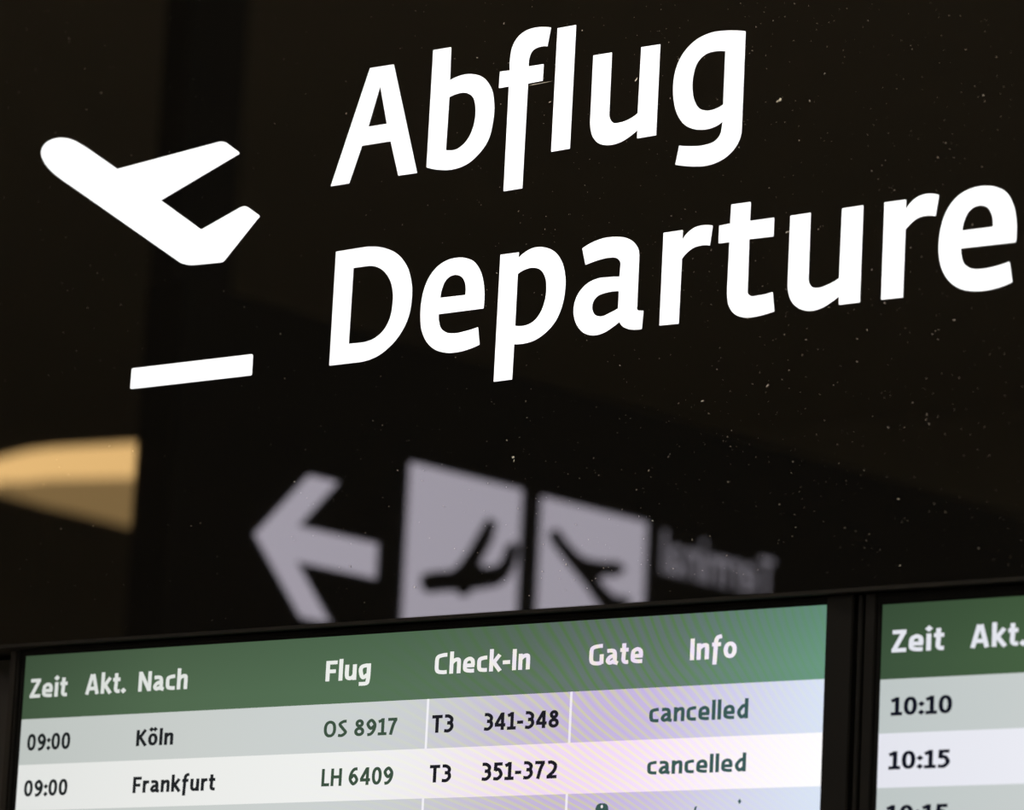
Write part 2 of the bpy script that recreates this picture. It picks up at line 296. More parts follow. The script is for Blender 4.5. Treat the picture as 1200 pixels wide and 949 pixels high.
# ---------------------------------------------------------------- departure board: black glass, letters, symbol
LET = {
 'A': [[[-0.256,2.9633],[-0.2193,2.9627],[-0.1736,2.8258],[-0.202,2.8261],[-0.217,2.8695],[-0.2627,2.8697],[-0.2798,2.826],[-0.3082,2.8259]],[[-0.2386,2.9407],[-0.2243,2.8912],[-0.2544,2.8914]]],
 'b': [[[-0.1578,2.9716],[-0.131,2.9713],[-0.1302,2.931],[-0.1268,2.9322],[-0.1233,2.9332],[-0.1197,2.934],[-0.1159,2.9346],[-0.1117,2.935],[-0.1073,2.9352],[-0.1029,2.9351],[-0.0985,2.9346],[-0.0939,2.9337],[-0.0893,2.9325],[-0.0849,2.9309],[-0.0807,2.9288],[-0.0766,2.926],[-0.073,2.9226],[-0.0699,2.9189],[-0.0672,2.9151],[-0.0645,2.9103],[-0.0628,2.9053],[-0.0617,2.9002],[-0.0608,2.8952],[-0.0602,2.8896],[-0.0601,2.8841],[-0.0604,2.8787],[-0.0611,2.8734],[-0.062,2.8674],[-0.0632,2.8615],[-0.065,2.8559],[-0.0676,2.8506],[-0.0705,2.8465],[-0.0738,2.8428],[-0.0776,2.8392],[-0.0817,2.836],[-0.0857,2.8331],[-0.09,2.8305],[-0.0946,2.8282],[-0.0995,2.8264],[-0.1044,2.8251],[-0.1095,2.8242],[-0.1148,2.8236],[-0.1202,2.8234],[-0.1248,2.8235],[-0.1295,2.8239],[-0.1343,2.8246],[-0.139,2.8253],[-0.1439,2.8263],[-0.1488,2.8275],[-0.1537,2.8289],[-0.1586,2.8305]],[[-0.1298,2.9112],[-0.127,2.9121],[-0.1241,2.9128],[-0.1211,2.9134],[-0.1181,2.9137],[-0.1149,2.914],[-0.1117,2.9141],[-0.1085,2.9139],[-0.1052,2.9133],[-0.1023,2.9123],[-0.0995,2.9111],[-0.0968,2.9096],[-0.0944,2.9078],[-0.0916,2.9046],[-0.09,2.9009],[-0.0889,2.8971],[-0.0881,2.8933],[-0.0876,2.8896],[-0.0875,2.8859],[-0.0877,2.8823],[-0.0881,2.8787],[-0.0887,2.875],[-0.0896,2.8714],[-0.0908,2.868],[-0.0923,2.8646],[-0.0942,2.8612],[-0.0965,2.8579],[-0.0992,2.8549],[-0.1024,2.8522],[-0.1053,2.8502],[-0.1085,2.8485],[-0.1121,2.8471],[-0.1159,2.8462],[-0.1196,2.8461],[-0.1233,2.8463],[-0.1272,2.8469],[-0.1309,2.8479]]],
 'f': [[[0.019,2.9736],[0.015,2.952],[0.0119,2.9527],[0.0089,2.9531],[0.0059,2.9532],[0.0029,2.953],[0.0003,2.9526],[-0.0023,2.952],[-0.0047,2.9511],[-0.0067,2.9499],[-0.0083,2.9483],[-0.0094,2.9464],[-0.0103,2.9443],[-0.011,2.9422],[-0.0116,2.9397],[-0.0118,2.9371],[-0.0118,2.9344],[-0.0115,2.9317],[0.0107,2.9314],[0.0104,2.912],[-0.0113,2.9116],[-0.0122,2.7883],[-0.0393,2.788],[-0.0392,2.912],[-0.0542,2.912],[-0.0537,2.9313],[-0.039,2.9308],[-0.0393,2.9344],[-0.0395,2.938],[-0.0395,2.9415],[-0.0393,2.945],[-0.0389,2.949],[-0.0384,2.9529],[-0.0375,2.9567],[-0.036,2.9603],[-0.0342,2.9635],[-0.032,2.9664],[-0.0293,2.9691],[-0.0263,2.9713],[-0.0232,2.973],[-0.0198,2.9743],[-0.0162,2.9753],[-0.0125,2.9761],[-0.0088,2.9765],[-0.0049,2.9767],[-0.001,2.9766],[0.0029,2.9764],[0.0069,2.9759],[0.011,2.9753],[0.015,2.9746]]],
 'l': [[[0.0294,2.9712],[0.056,2.9712],[0.0553,2.8265],[0.0286,2.8261]]],
 'u': [[[0.0838,2.9314],[0.1102,2.9312],[0.1102,2.8619],[0.1103,2.8596],[0.1105,2.8573],[0.1112,2.855],[0.1124,2.8528],[0.1133,2.8516],[0.1144,2.8504],[0.1157,2.8493],[0.1171,2.8484],[0.1195,2.8476],[0.122,2.8474],[0.1246,2.8474],[0.127,2.8476],[0.13,2.8477],[0.133,2.8482],[0.1358,2.8487],[0.1386,2.8494],[0.1421,2.8505],[0.1455,2.8518],[0.1487,2.8533],[0.1517,2.855],[0.1526,2.9314],[0.179,2.931],[0.1785,2.8265],[0.1524,2.8262],[0.1522,2.836],[0.1494,2.8343],[0.1466,2.8326],[0.1436,2.831],[0.1406,2.8295],[0.1372,2.828],[0.1338,2.8266],[0.1303,2.8254],[0.1265,2.8245],[0.1226,2.8238],[0.1186,2.8234],[0.1145,2.8233],[0.1104,2.8236],[0.1071,2.8241],[0.1038,2.8248],[0.1006,2.8258],[0.0975,2.8272],[0.095,2.8289],[0.0927,2.8309],[0.0907,2.8331],[0.0889,2.8353],[0.0874,2.8379],[0.0862,2.8406],[0.0854,2.8434],[0.0847,2.8461],[0.084,2.8499],[0.0837,2.8536],[0.0836,2.8573],[0.0837,2.8609]]],
 'g': [[[0.2975,2.9292],[0.2974,2.8175],[0.2972,2.8145],[0.2966,2.8116],[0.2958,2.8087],[0.2946,2.806],[0.2925,2.8022],[0.2898,2.7988],[0.2867,2.7956],[0.2831,2.7928],[0.2793,2.7903],[0.2751,2.7881],[0.2705,2.7863],[0.2658,2.7849],[0.2616,2.784],[0.2572,2.7833],[0.2527,2.783],[0.2481,2.7828],[0.2431,2.783],[0.238,2.7835],[0.233,2.7841],[0.2279,2.7849],[0.2229,2.7858],[0.218,2.7867],[0.213,2.7878],[0.2081,2.789],[0.2124,2.8101],[0.2166,2.8092],[0.2207,2.8084],[0.2248,2.8078],[0.229,2.8073],[0.2335,2.8068],[0.238,2.8064],[0.2425,2.8062],[0.2469,2.8063],[0.2507,2.8066],[0.2545,2.807],[0.2581,2.8077],[0.2613,2.8089],[0.2636,2.8102],[0.2656,2.8118],[0.2674,2.8136],[0.2687,2.8157],[0.2695,2.8173],[0.27,2.8191],[0.2703,2.8209],[0.2706,2.8228],[0.2709,2.8247],[0.2711,2.8266],[0.2713,2.8286],[0.2714,2.8306],[0.2691,2.8292],[0.2667,2.828],[0.2642,2.827],[0.2616,2.8261],[0.2584,2.8254],[0.2551,2.8248],[0.2517,2.8245],[0.2483,2.8243],[0.2449,2.8244],[0.2416,2.8247],[0.2382,2.8252],[0.2348,2.8259],[0.2309,2.827],[0.227,2.8285],[0.2233,2.8303],[0.2198,2.8324],[0.2161,2.8355],[0.213,2.839],[0.2102,2.8427],[0.2078,2.8466],[0.2056,2.8511],[0.2039,2.8557],[0.2027,2.8603],[0.2017,2.865],[0.2009,2.8697],[0.2005,2.8745],[0.2003,2.8791],[0.2005,2.8838],[0.201,2.8889],[0.2018,2.894],[0.2031,2.8989],[0.2049,2.9037],[0.207,2.9078],[0.2094,2.9118],[0.2122,2.9155],[0.2155,2.919],[0.219,2.9221],[0.223,2.925],[0.2273,2.9275],[0.2318,2.9297],[0.2365,2.9314],[0.2414,2.9327],[0.2466,2.9336],[0.2518,2.9343],[0.2573,2.9345],[0.2629,2.9343],[0.2685,2.9339],[0.2742,2.9333],[0.28,2.9325],[0.2858,2.9316],[0.2917,2.9305]],[[0.2713,2.9102],[0.2713,2.8493],[0.2689,2.8482],[0.2662,2.8472],[0.2635,2.8464],[0.2606,2.8458],[0.2576,2.8453],[0.2546,2.845],[0.2515,2.845],[0.2484,2.8453],[0.2457,2.8459],[0.243,2.8467],[0.2405,2.8477],[0.2381,2.8491],[0.2356,2.8513],[0.2335,2.8538],[0.2319,2.8566],[0.2304,2.8593],[0.229,2.8627],[0.2281,2.866],[0.2275,2.8694],[0.227,2.8728],[0.2266,2.877],[0.2266,2.8812],[0.2269,2.8853],[0.2275,2.8894],[0.2284,2.8931],[0.2295,2.8968],[0.231,2.9003],[0.2331,2.9035],[0.2354,2.9057],[0.2379,2.9078],[0.2408,2.9095],[0.244,2.9109],[0.2471,2.9117],[0.2504,2.9121],[0.2539,2.9123],[0.2574,2.9123],[0.2608,2.9121],[0.2643,2.9117],[0.2678,2.911]]],
 'D': [[[-0.2937,2.7443],[-0.2537,2.745],[-0.2488,2.745],[-0.2439,2.7449],[-0.2389,2.7445],[-0.2339,2.744],[-0.2295,2.7433],[-0.225,2.7424],[-0.2206,2.7413],[-0.2163,2.74],[-0.2116,2.7384],[-0.207,2.7365],[-0.2025,2.7344],[-0.1984,2.7319],[-0.1936,2.7284],[-0.1893,2.7245],[-0.1855,2.7204],[-0.1821,2.716],[-0.179,2.711],[-0.1766,2.7058],[-0.1747,2.7005],[-0.1732,2.6952],[-0.1721,2.6901],[-0.1715,2.6851],[-0.1713,2.6801],[-0.1714,2.6751],[-0.1717,2.6697],[-0.1724,2.6643],[-0.1734,2.6591],[-0.175,2.654],[-0.1771,2.649],[-0.1797,2.6442],[-0.1827,2.6396],[-0.1862,2.6352],[-0.1899,2.6311],[-0.194,2.6272],[-0.1985,2.6236],[-0.2034,2.6203],[-0.2077,2.6177],[-0.2123,2.6152],[-0.2171,2.6131],[-0.2222,2.6112],[-0.2263,2.6101],[-0.2305,2.6092],[-0.2349,2.6084],[-0.2393,2.6078],[-0.2436,2.6075],[-0.2479,2.6074],[-0.2523,2.6074],[-0.2567,2.6074],[-0.2941,2.6075]],[[-0.2654,2.722],[-0.2476,2.722],[-0.2444,2.722],[-0.2411,2.7219],[-0.2378,2.7216],[-0.2345,2.7211],[-0.231,2.7202],[-0.2275,2.719],[-0.2242,2.7176],[-0.221,2.716],[-0.2173,2.7136],[-0.214,2.7108],[-0.211,2.7078],[-0.2083,2.7046],[-0.2056,2.7007],[-0.2036,2.6965],[-0.2021,2.6923],[-0.2009,2.6881],[-0.2,2.6834],[-0.1996,2.6788],[-0.1997,2.6742],[-0.2,2.6697],[-0.2004,2.6655],[-0.2011,2.6614],[-0.2021,2.6573],[-0.2036,2.6534],[-0.2055,2.6499],[-0.2077,2.6464],[-0.2103,2.6432],[-0.2135,2.6403],[-0.2166,2.6379],[-0.2202,2.6358],[-0.224,2.634],[-0.2281,2.6325],[-0.2311,2.6318],[-0.2343,2.6312],[-0.2376,2.6307],[-0.241,2.6304],[-0.2431,2.6303],[-0.2453,2.6302],[-0.2475,2.6302],[-0.2497,2.6302],[-0.2661,2.6306]]],
 'e': [[[-0.0612,2.653],[-0.1286,2.6529],[-0.1286,2.6507],[-0.1285,2.6485],[-0.1282,2.6463],[-0.1276,2.6441],[-0.1269,2.6417],[-0.1261,2.6393],[-0.1248,2.637],[-0.1231,2.6348],[-0.1212,2.6332],[-0.119,2.6318],[-0.1166,2.6306],[-0.1142,2.6295],[-0.1112,2.6287],[-0.1082,2.6282],[-0.1051,2.6279],[-0.1021,2.6277],[-0.0984,2.6276],[-0.0948,2.6278],[-0.0912,2.6282],[-0.0876,2.6286],[-0.0826,2.6291],[-0.0777,2.6298],[-0.0728,2.6306],[-0.068,2.6315],[-0.0645,2.6111],[-0.068,2.61],[-0.0716,2.6091],[-0.0752,2.6082],[-0.0789,2.6075],[-0.0829,2.6068],[-0.0869,2.6062],[-0.091,2.6057],[-0.0952,2.6054],[-0.0997,2.6053],[-0.1043,2.6053],[-0.1089,2.6055],[-0.1135,2.6061],[-0.1178,2.607],[-0.1221,2.608],[-0.1263,2.6094],[-0.1304,2.6111],[-0.1342,2.6133],[-0.1377,2.6157],[-0.141,2.6185],[-0.144,2.6214],[-0.1466,2.6246],[-0.1488,2.628],[-0.1507,2.6315],[-0.1523,2.635],[-0.1537,2.639],[-0.1546,2.6431],[-0.1552,2.6471],[-0.1556,2.6511],[-0.156,2.6562],[-0.1561,2.6612],[-0.1559,2.6663],[-0.1553,2.6712],[-0.1546,2.6759],[-0.1536,2.6805],[-0.1522,2.685],[-0.1505,2.6894],[-0.1485,2.6933],[-0.1462,2.6972],[-0.1435,2.7008],[-0.1404,2.7041],[-0.1369,2.7071],[-0.1331,2.7098],[-0.1289,2.7121],[-0.1244,2.7139],[-0.1205,2.7151],[-0.1165,2.716],[-0.1123,2.7165],[-0.108,2.7168],[-0.1044,2.7168],[-0.1007,2.7166],[-0.097,2.7162],[-0.0933,2.7155],[-0.0899,2.7146],[-0.0865,2.7134],[-0.0832,2.7121],[-0.0802,2.7104],[-0.0769,2.7079],[-0.0741,2.705],[-0.0716,2.702],[-0.0695,2.6988],[-0.0674,2.6954],[-0.0659,2.6919],[-0.0646,2.6883],[-0.0635,2.6847],[-0.0625,2.6807],[-0.0618,2.6767],[-0.0613,2.6728],[-0.061,2.6688],[-0.0608,2.6648],[-0.0608,2.6608],[-0.0609,2.6569]],[[-0.089,2.6714],[-0.1275,2.6718],[-0.1273,2.6746],[-0.127,2.6773],[-0.1264,2.6799],[-0.1256,2.6825],[-0.1245,2.6854],[-0.1233,2.6882],[-0.1216,2.6908],[-0.1193,2.6931],[-0.1176,2.6943],[-0.1157,2.6954],[-0.1136,2.6962],[-0.1113,2.6968],[-0.1093,2.697],[-0.1072,2.6971],[-0.1051,2.6969],[-0.103,2.6965],[-0.101,2.6959],[-0.099,2.6951],[-0.0972,2.6941],[-0.0955,2.693],[-0.0938,2.6915],[-0.0925,2.6897],[-0.0914,2.6879],[-0.0905,2.6861],[-0.0898,2.6842],[-0.0894,2.6824],[-0.0891,2.6806],[-0.0889,2.6788],[-0.0887,2.6769],[-0.0887,2.675],[-0.0888,2.6732]]],
 'p': [[[-0.0392,2.7133],[-0.0124,2.7132],[-0.0129,2.706],[-0.0106,2.7079],[-0.008,2.7097],[-0.0053,2.7112],[-0.0024,2.7126],[0.0008,2.7139],[0.0041,2.715],[0.0076,2.7158],[0.0112,2.7163],[0.0146,2.7163],[0.0181,2.7161],[0.0216,2.7157],[0.0251,2.7149],[0.0288,2.7139],[0.0325,2.7126],[0.036,2.7109],[0.0392,2.709],[0.0425,2.7065],[0.0454,2.7037],[0.048,2.7006],[0.0502,2.6975],[0.0525,2.6936],[0.0542,2.6895],[0.0556,2.6854],[0.0566,2.6813],[0.0575,2.6767],[0.058,2.6721],[0.0581,2.6676],[0.0579,2.6631],[0.0576,2.6585],[0.057,2.654],[0.0561,2.6496],[0.0549,2.6452],[0.0533,2.6407],[0.0514,2.6363],[0.0491,2.632],[0.0464,2.628],[0.0431,2.6243],[0.0395,2.6209],[0.0355,2.6178],[0.0311,2.6149],[0.027,2.6127],[0.0227,2.6106],[0.0181,2.6089],[0.0132,2.6076],[0.0099,2.607],[0.0065,2.6065],[0.003,2.6063],[-0.0005,2.6061],[-0.0036,2.6061],[-0.0067,2.6062],[-0.0099,2.6064],[-0.013,2.6068],[-0.0135,2.5661],[-0.0399,2.5658]],[[-0.0127,2.6882],[-0.0101,2.6896],[-0.0073,2.6908],[-0.0043,2.6918],[-0.0012,2.6925],[0.0016,2.693],[0.0045,2.6933],[0.0074,2.6934],[0.0103,2.6931],[0.0131,2.6926],[0.0158,2.6919],[0.0185,2.6909],[0.0209,2.6896],[0.0233,2.6877],[0.0253,2.6855],[0.0269,2.6831],[0.0283,2.6806],[0.0297,2.6774],[0.0305,2.6742],[0.0309,2.6709],[0.0312,2.6676],[0.0313,2.6635],[0.031,2.6594],[0.0304,2.6553],[0.0294,2.6514],[0.0284,2.6482],[0.0272,2.6451],[0.0258,2.6421],[0.0239,2.6392],[0.0219,2.6367],[0.0197,2.6342],[0.0171,2.632],[0.0142,2.6302],[0.0111,2.6288],[0.0078,2.6277],[0.0042,2.627],[0.0006,2.6266],[-0.0028,2.6266],[-0.0062,2.6268],[-0.0096,2.6273],[-0.0129,2.6281]]],
 'a': [[[0.0807,2.7076],[0.084,2.7092],[0.0875,2.7106],[0.091,2.7119],[0.0947,2.713],[0.0985,2.7141],[0.1025,2.7149],[0.1066,2.7156],[0.1107,2.7161],[0.1151,2.7163],[0.1196,2.7163],[0.1241,2.7161],[0.1286,2.7157],[0.1323,2.7152],[0.1359,2.7147],[0.1395,2.7139],[0.1431,2.7128],[0.146,2.7115],[0.1489,2.7101],[0.1516,2.7084],[0.1541,2.7065],[0.1559,2.7047],[0.1576,2.7028],[0.159,2.7008],[0.1602,2.6987],[0.1611,2.6965],[0.1616,2.6943],[0.162,2.6921],[0.1621,2.6899],[0.1621,2.6327],[0.1618,2.6319],[0.1619,2.6309],[0.1622,2.6299],[0.1629,2.6291],[0.1636,2.6285],[0.1644,2.6281],[0.1654,2.6278],[0.1663,2.6277],[0.1713,2.6271],[0.1701,2.6069],[0.1675,2.6067],[0.1648,2.6067],[0.1621,2.6068],[0.1595,2.607],[0.1567,2.6074],[0.154,2.6079],[0.1513,2.6085],[0.1487,2.6095],[0.147,2.6103],[0.1453,2.6111],[0.1437,2.6121],[0.1423,2.6132],[0.1411,2.6144],[0.1401,2.6156],[0.1393,2.617],[0.1386,2.6183],[0.1359,2.6166],[0.1331,2.6151],[0.1302,2.6136],[0.1272,2.6121],[0.1243,2.6107],[0.1213,2.6094],[0.1183,2.6082],[0.115,2.6073],[0.1118,2.6066],[0.1085,2.6062],[0.1051,2.606],[0.1016,2.6061],[0.0984,2.6066],[0.0951,2.6073],[0.0919,2.6084],[0.0888,2.6098],[0.0857,2.6118],[0.083,2.6141],[0.0805,2.6167],[0.0784,2.6194],[0.0763,2.6226],[0.0747,2.626],[0.0735,2.6295],[0.0727,2.6329],[0.0723,2.6362],[0.0723,2.6395],[0.0726,2.6427],[0.0732,2.6459],[0.0743,2.6492],[0.0757,2.6524],[0.0776,2.6554],[0.0797,2.6582],[0.0823,2.6608],[0.0852,2.6632],[0.0884,2.6653],[0.0919,2.6671],[0.0952,2.6684],[0.0987,2.6694],[0.1023,2.6701],[0.1061,2.6707],[0.1096,2.6709],[0.1132,2.6708],[0.1168,2.6706],[0.1204,2.6705],[0.1244,2.6703],[0.1283,2.6701],[0.1322,2.6698],[0.1362,2.6695],[0.1366,2.6811],[0.1369,2.6829],[0.1366,2.6849],[0.1359,2.6868],[0.1346,2.6885],[0.1336,2.6894],[0.1325,2.6903],[0.1312,2.691],[0.13,2.6916],[0.1278,2.6923],[0.1255,2.6927],[0.1232,2.6929],[0.1209,2.693],[0.1173,2.6931],[0.1137,2.693],[0.1102,2.6926],[0.1066,2.6922],[0.1039,2.6919],[0.1013,2.6915],[0.0986,2.691],[0.0959,2.6905],[0.0935,2.69],[0.0911,2.6895],[0.0887,2.689],[0.0863,2.6885]],[[0.136,2.6531],[0.136,2.6333],[0.1332,2.6322],[0.1304,2.6311],[0.1275,2.6302],[0.1245,2.6293],[0.1213,2.6283],[0.1181,2.6272],[0.1147,2.6265],[0.1112,2.6266],[0.1091,2.6269],[0.1069,2.6274],[0.1049,2.6282],[0.103,2.6292],[0.1014,2.6307],[0.1001,2.6324],[0.0992,2.6343],[0.0985,2.6362],[0.0981,2.6384],[0.0982,2.6406],[0.0986,2.6427],[0.0994,2.6447],[0.1005,2.6464],[0.1019,2.648],[0.1035,2.6494],[0.1054,2.6506],[0.1078,2.6516],[0.1104,2.6522],[0.1132,2.6527],[0.116,2.6531],[0.1209,2.6536],[0.1259,2.6538],[0.1309,2.6536]]],
 'r': [[[0.1956,2.7128],[0.2217,2.713],[0.2216,2.7008],[0.2231,2.7031],[0.2249,2.7053],[0.2269,2.7073],[0.2292,2.7092],[0.2315,2.7107],[0.2339,2.7121],[0.2366,2.7133],[0.2394,2.7142],[0.2418,2.7147],[0.2444,2.715],[0.247,2.7152],[0.2497,2.7153],[0.253,2.7152],[0.2563,2.7148],[0.2596,2.7143],[0.2629,2.7135],[0.26,2.6917],[0.2569,2.6924],[0.2537,2.6928],[0.2505,2.693],[0.2473,2.693],[0.2451,2.6928],[0.243,2.6926],[0.2408,2.6923],[0.2387,2.6918],[0.2362,2.691],[0.2338,2.6899],[0.2316,2.6887],[0.2294,2.6874],[0.2274,2.6859],[0.2254,2.6843],[0.2237,2.6826],[0.2221,2.6808],[0.2213,2.6079],[0.1953,2.6083]]],
 't': [[[0.288,2.7343],[0.3136,2.7342],[0.3136,2.7129],[0.3461,2.7129],[0.3461,2.6924],[0.3135,2.6928],[0.3139,2.6362],[0.3139,2.6349],[0.314,2.6337],[0.3143,2.6324],[0.3151,2.6313],[0.3158,2.6306],[0.3166,2.63],[0.3175,2.6295],[0.3185,2.629],[0.321,2.6283],[0.3237,2.6281],[0.3264,2.6283],[0.3291,2.6284],[0.3339,2.6285],[0.3387,2.6288],[0.3433,2.6294],[0.3479,2.6302],[0.3508,2.6089],[0.3476,2.6082],[0.3444,2.6077],[0.3411,2.6071],[0.3378,2.6067],[0.3345,2.6062],[0.3312,2.6059],[0.3278,2.6056],[0.3244,2.6054],[0.321,2.6054],[0.3176,2.6054],[0.3142,2.6056],[0.3108,2.6061],[0.3077,2.6069],[0.3046,2.6078],[0.3017,2.609],[0.2989,2.6105],[0.2965,2.6124],[0.2943,2.6145],[0.2924,2.6169],[0.2907,2.6193],[0.2892,2.6225],[0.2882,2.6258],[0.2876,2.6292],[0.2872,2.6325],[0.2869,2.6353],[0.2868,2.6382],[0.2868,2.641],[0.2868,2.6438],[0.2874,2.6925],[0.2725,2.6927],[0.2725,2.7122],[0.2874,2.7131]]],
 'u2': [[[0.3684,2.7125],[0.3947,2.7128],[0.3948,2.6424],[0.3948,2.6406],[0.3949,2.6388],[0.3952,2.637],[0.3959,2.6353],[0.3967,2.634],[0.3977,2.6326],[0.3989,2.6315],[0.4002,2.6305],[0.4018,2.6297],[0.4035,2.6292],[0.4052,2.6289],[0.4069,2.6287],[0.4103,2.6286],[0.4136,2.629],[0.4169,2.6298],[0.42,2.6306],[0.4242,2.6317],[0.4282,2.6331],[0.432,2.6347],[0.4357,2.6364],[0.4365,2.7128],[0.4635,2.7131],[0.4631,2.6076],[0.4366,2.6076],[0.4363,2.6174],[0.4334,2.6156],[0.4304,2.6138],[0.4273,2.6122],[0.4241,2.6107],[0.421,2.6092],[0.4179,2.6079],[0.4146,2.6067],[0.4112,2.6058],[0.4076,2.6051],[0.4039,2.6047],[0.4002,2.6046],[0.3964,2.6049],[0.3934,2.6055],[0.3904,2.6062],[0.3874,2.6073],[0.3846,2.6085],[0.382,2.6101],[0.3795,2.6119],[0.3772,2.6139],[0.3751,2.616],[0.3733,2.6186],[0.3718,2.6213],[0.3706,2.6241],[0.3697,2.6269],[0.3687,2.6308],[0.3683,2.6347],[0.3681,2.6385],[0.3681,2.6423]]],
 'r2': [[[0.4914,2.713],[0.5185,2.7129],[0.5183,2.7013],[0.5198,2.7035],[0.5215,2.7056],[0.5235,2.7075],[0.5256,2.7093],[0.5276,2.7108],[0.5299,2.7123],[0.5323,2.7135],[0.5348,2.7145],[0.5376,2.7152],[0.5406,2.7157],[0.5436,2.7159],[0.5467,2.7159],[0.5501,2.7156],[0.5535,2.7151],[0.5568,2.7142],[0.5601,2.7131],[0.5565,2.691],[0.5534,2.6918],[0.5503,2.6924],[0.5472,2.6927],[0.5441,2.6928],[0.5415,2.6927],[0.5389,2.6925],[0.5363,2.692],[0.5339,2.6913],[0.5316,2.6904],[0.5295,2.6893],[0.5275,2.688],[0.5255,2.6866],[0.5237,2.6852],[0.5219,2.6838],[0.5203,2.6823],[0.5187,2.6808],[0.5182,2.6074],[0.4911,2.6077]]],
 'e2': [[[0.6573,2.6518],[0.5897,2.6526],[0.5897,2.6506],[0.5899,2.6485],[0.5902,2.6465],[0.5906,2.6444],[0.5912,2.642],[0.592,2.6395],[0.5931,2.6371],[0.5947,2.6349],[0.5966,2.6331],[0.599,2.6315],[0.6015,2.6302],[0.6041,2.6291],[0.6073,2.6282],[0.6105,2.6277],[0.6138,2.6275],[0.6171,2.6274],[0.6203,2.6274],[0.6235,2.6275],[0.6267,2.6277],[0.6299,2.628],[0.6351,2.6286],[0.6403,2.6294],[0.6454,2.6303],[0.6504,2.6315],[0.6544,2.61],[0.651,2.6088],[0.6475,2.6078],[0.6439,2.6069],[0.6402,2.6062],[0.6363,2.6055],[0.6323,2.605],[0.6283,2.6046],[0.6242,2.6044],[0.6202,2.6043],[0.6162,2.6044],[0.6122,2.6046],[0.6081,2.605],[0.604,2.6056],[0.5999,2.6064],[0.5958,2.6074],[0.5918,2.6088],[0.5877,2.6107],[0.5838,2.6131],[0.5802,2.6157],[0.5768,2.6187],[0.574,2.6218],[0.5715,2.6251],[0.5693,2.6287],[0.5674,2.6322],[0.5658,2.636],[0.5647,2.6397],[0.5638,2.6436],[0.5631,2.6474],[0.5626,2.6516],[0.5623,2.6559],[0.5623,2.6601],[0.5625,2.6643],[0.5629,2.6689],[0.5635,2.6734],[0.5645,2.6778],[0.5657,2.6822],[0.5671,2.6864],[0.5688,2.6905],[0.5709,2.6945],[0.5733,2.6982],[0.5758,2.7013],[0.5786,2.7043],[0.5817,2.707],[0.5852,2.7094],[0.5885,2.7112],[0.592,2.7128],[0.5958,2.714],[0.5996,2.715],[0.6032,2.7157],[0.6068,2.7161],[0.6105,2.7163],[0.6142,2.7163],[0.6182,2.716],[0.6223,2.7155],[0.6264,2.7148],[0.6304,2.7136],[0.6339,2.7123],[0.6373,2.7108],[0.6405,2.7089],[0.6435,2.7068],[0.6464,2.7038],[0.6489,2.7004],[0.6509,2.6968],[0.6527,2.6932],[0.6544,2.689],[0.6556,2.6847],[0.6565,2.6803],[0.6572,2.676],[0.6576,2.6725],[0.6579,2.669],[0.658,2.6655],[0.658,2.6621],[0.6579,2.6595],[0.6578,2.6569],[0.6576,2.6543]],[[0.6292,2.671],[0.5905,2.6711],[0.5908,2.6743],[0.5914,2.6774],[0.5922,2.6804],[0.5934,2.6833],[0.5945,2.6858],[0.5959,2.6882],[0.5975,2.6904],[0.5996,2.6923],[0.6012,2.6934],[0.6029,2.6944],[0.6048,2.6952],[0.6067,2.6957],[0.6087,2.696],[0.6107,2.6962],[0.6128,2.6961],[0.6148,2.6958],[0.6168,2.6952],[0.6187,2.6945],[0.6205,2.6936],[0.6222,2.6925],[0.6239,2.6909],[0.6252,2.689],[0.6263,2.687],[0.6273,2.685],[0.628,2.6832],[0.6286,2.6814],[0.629,2.6796],[0.6293,2.6778],[0.6294,2.6761],[0.6295,2.6744],[0.6294,2.6727]]],
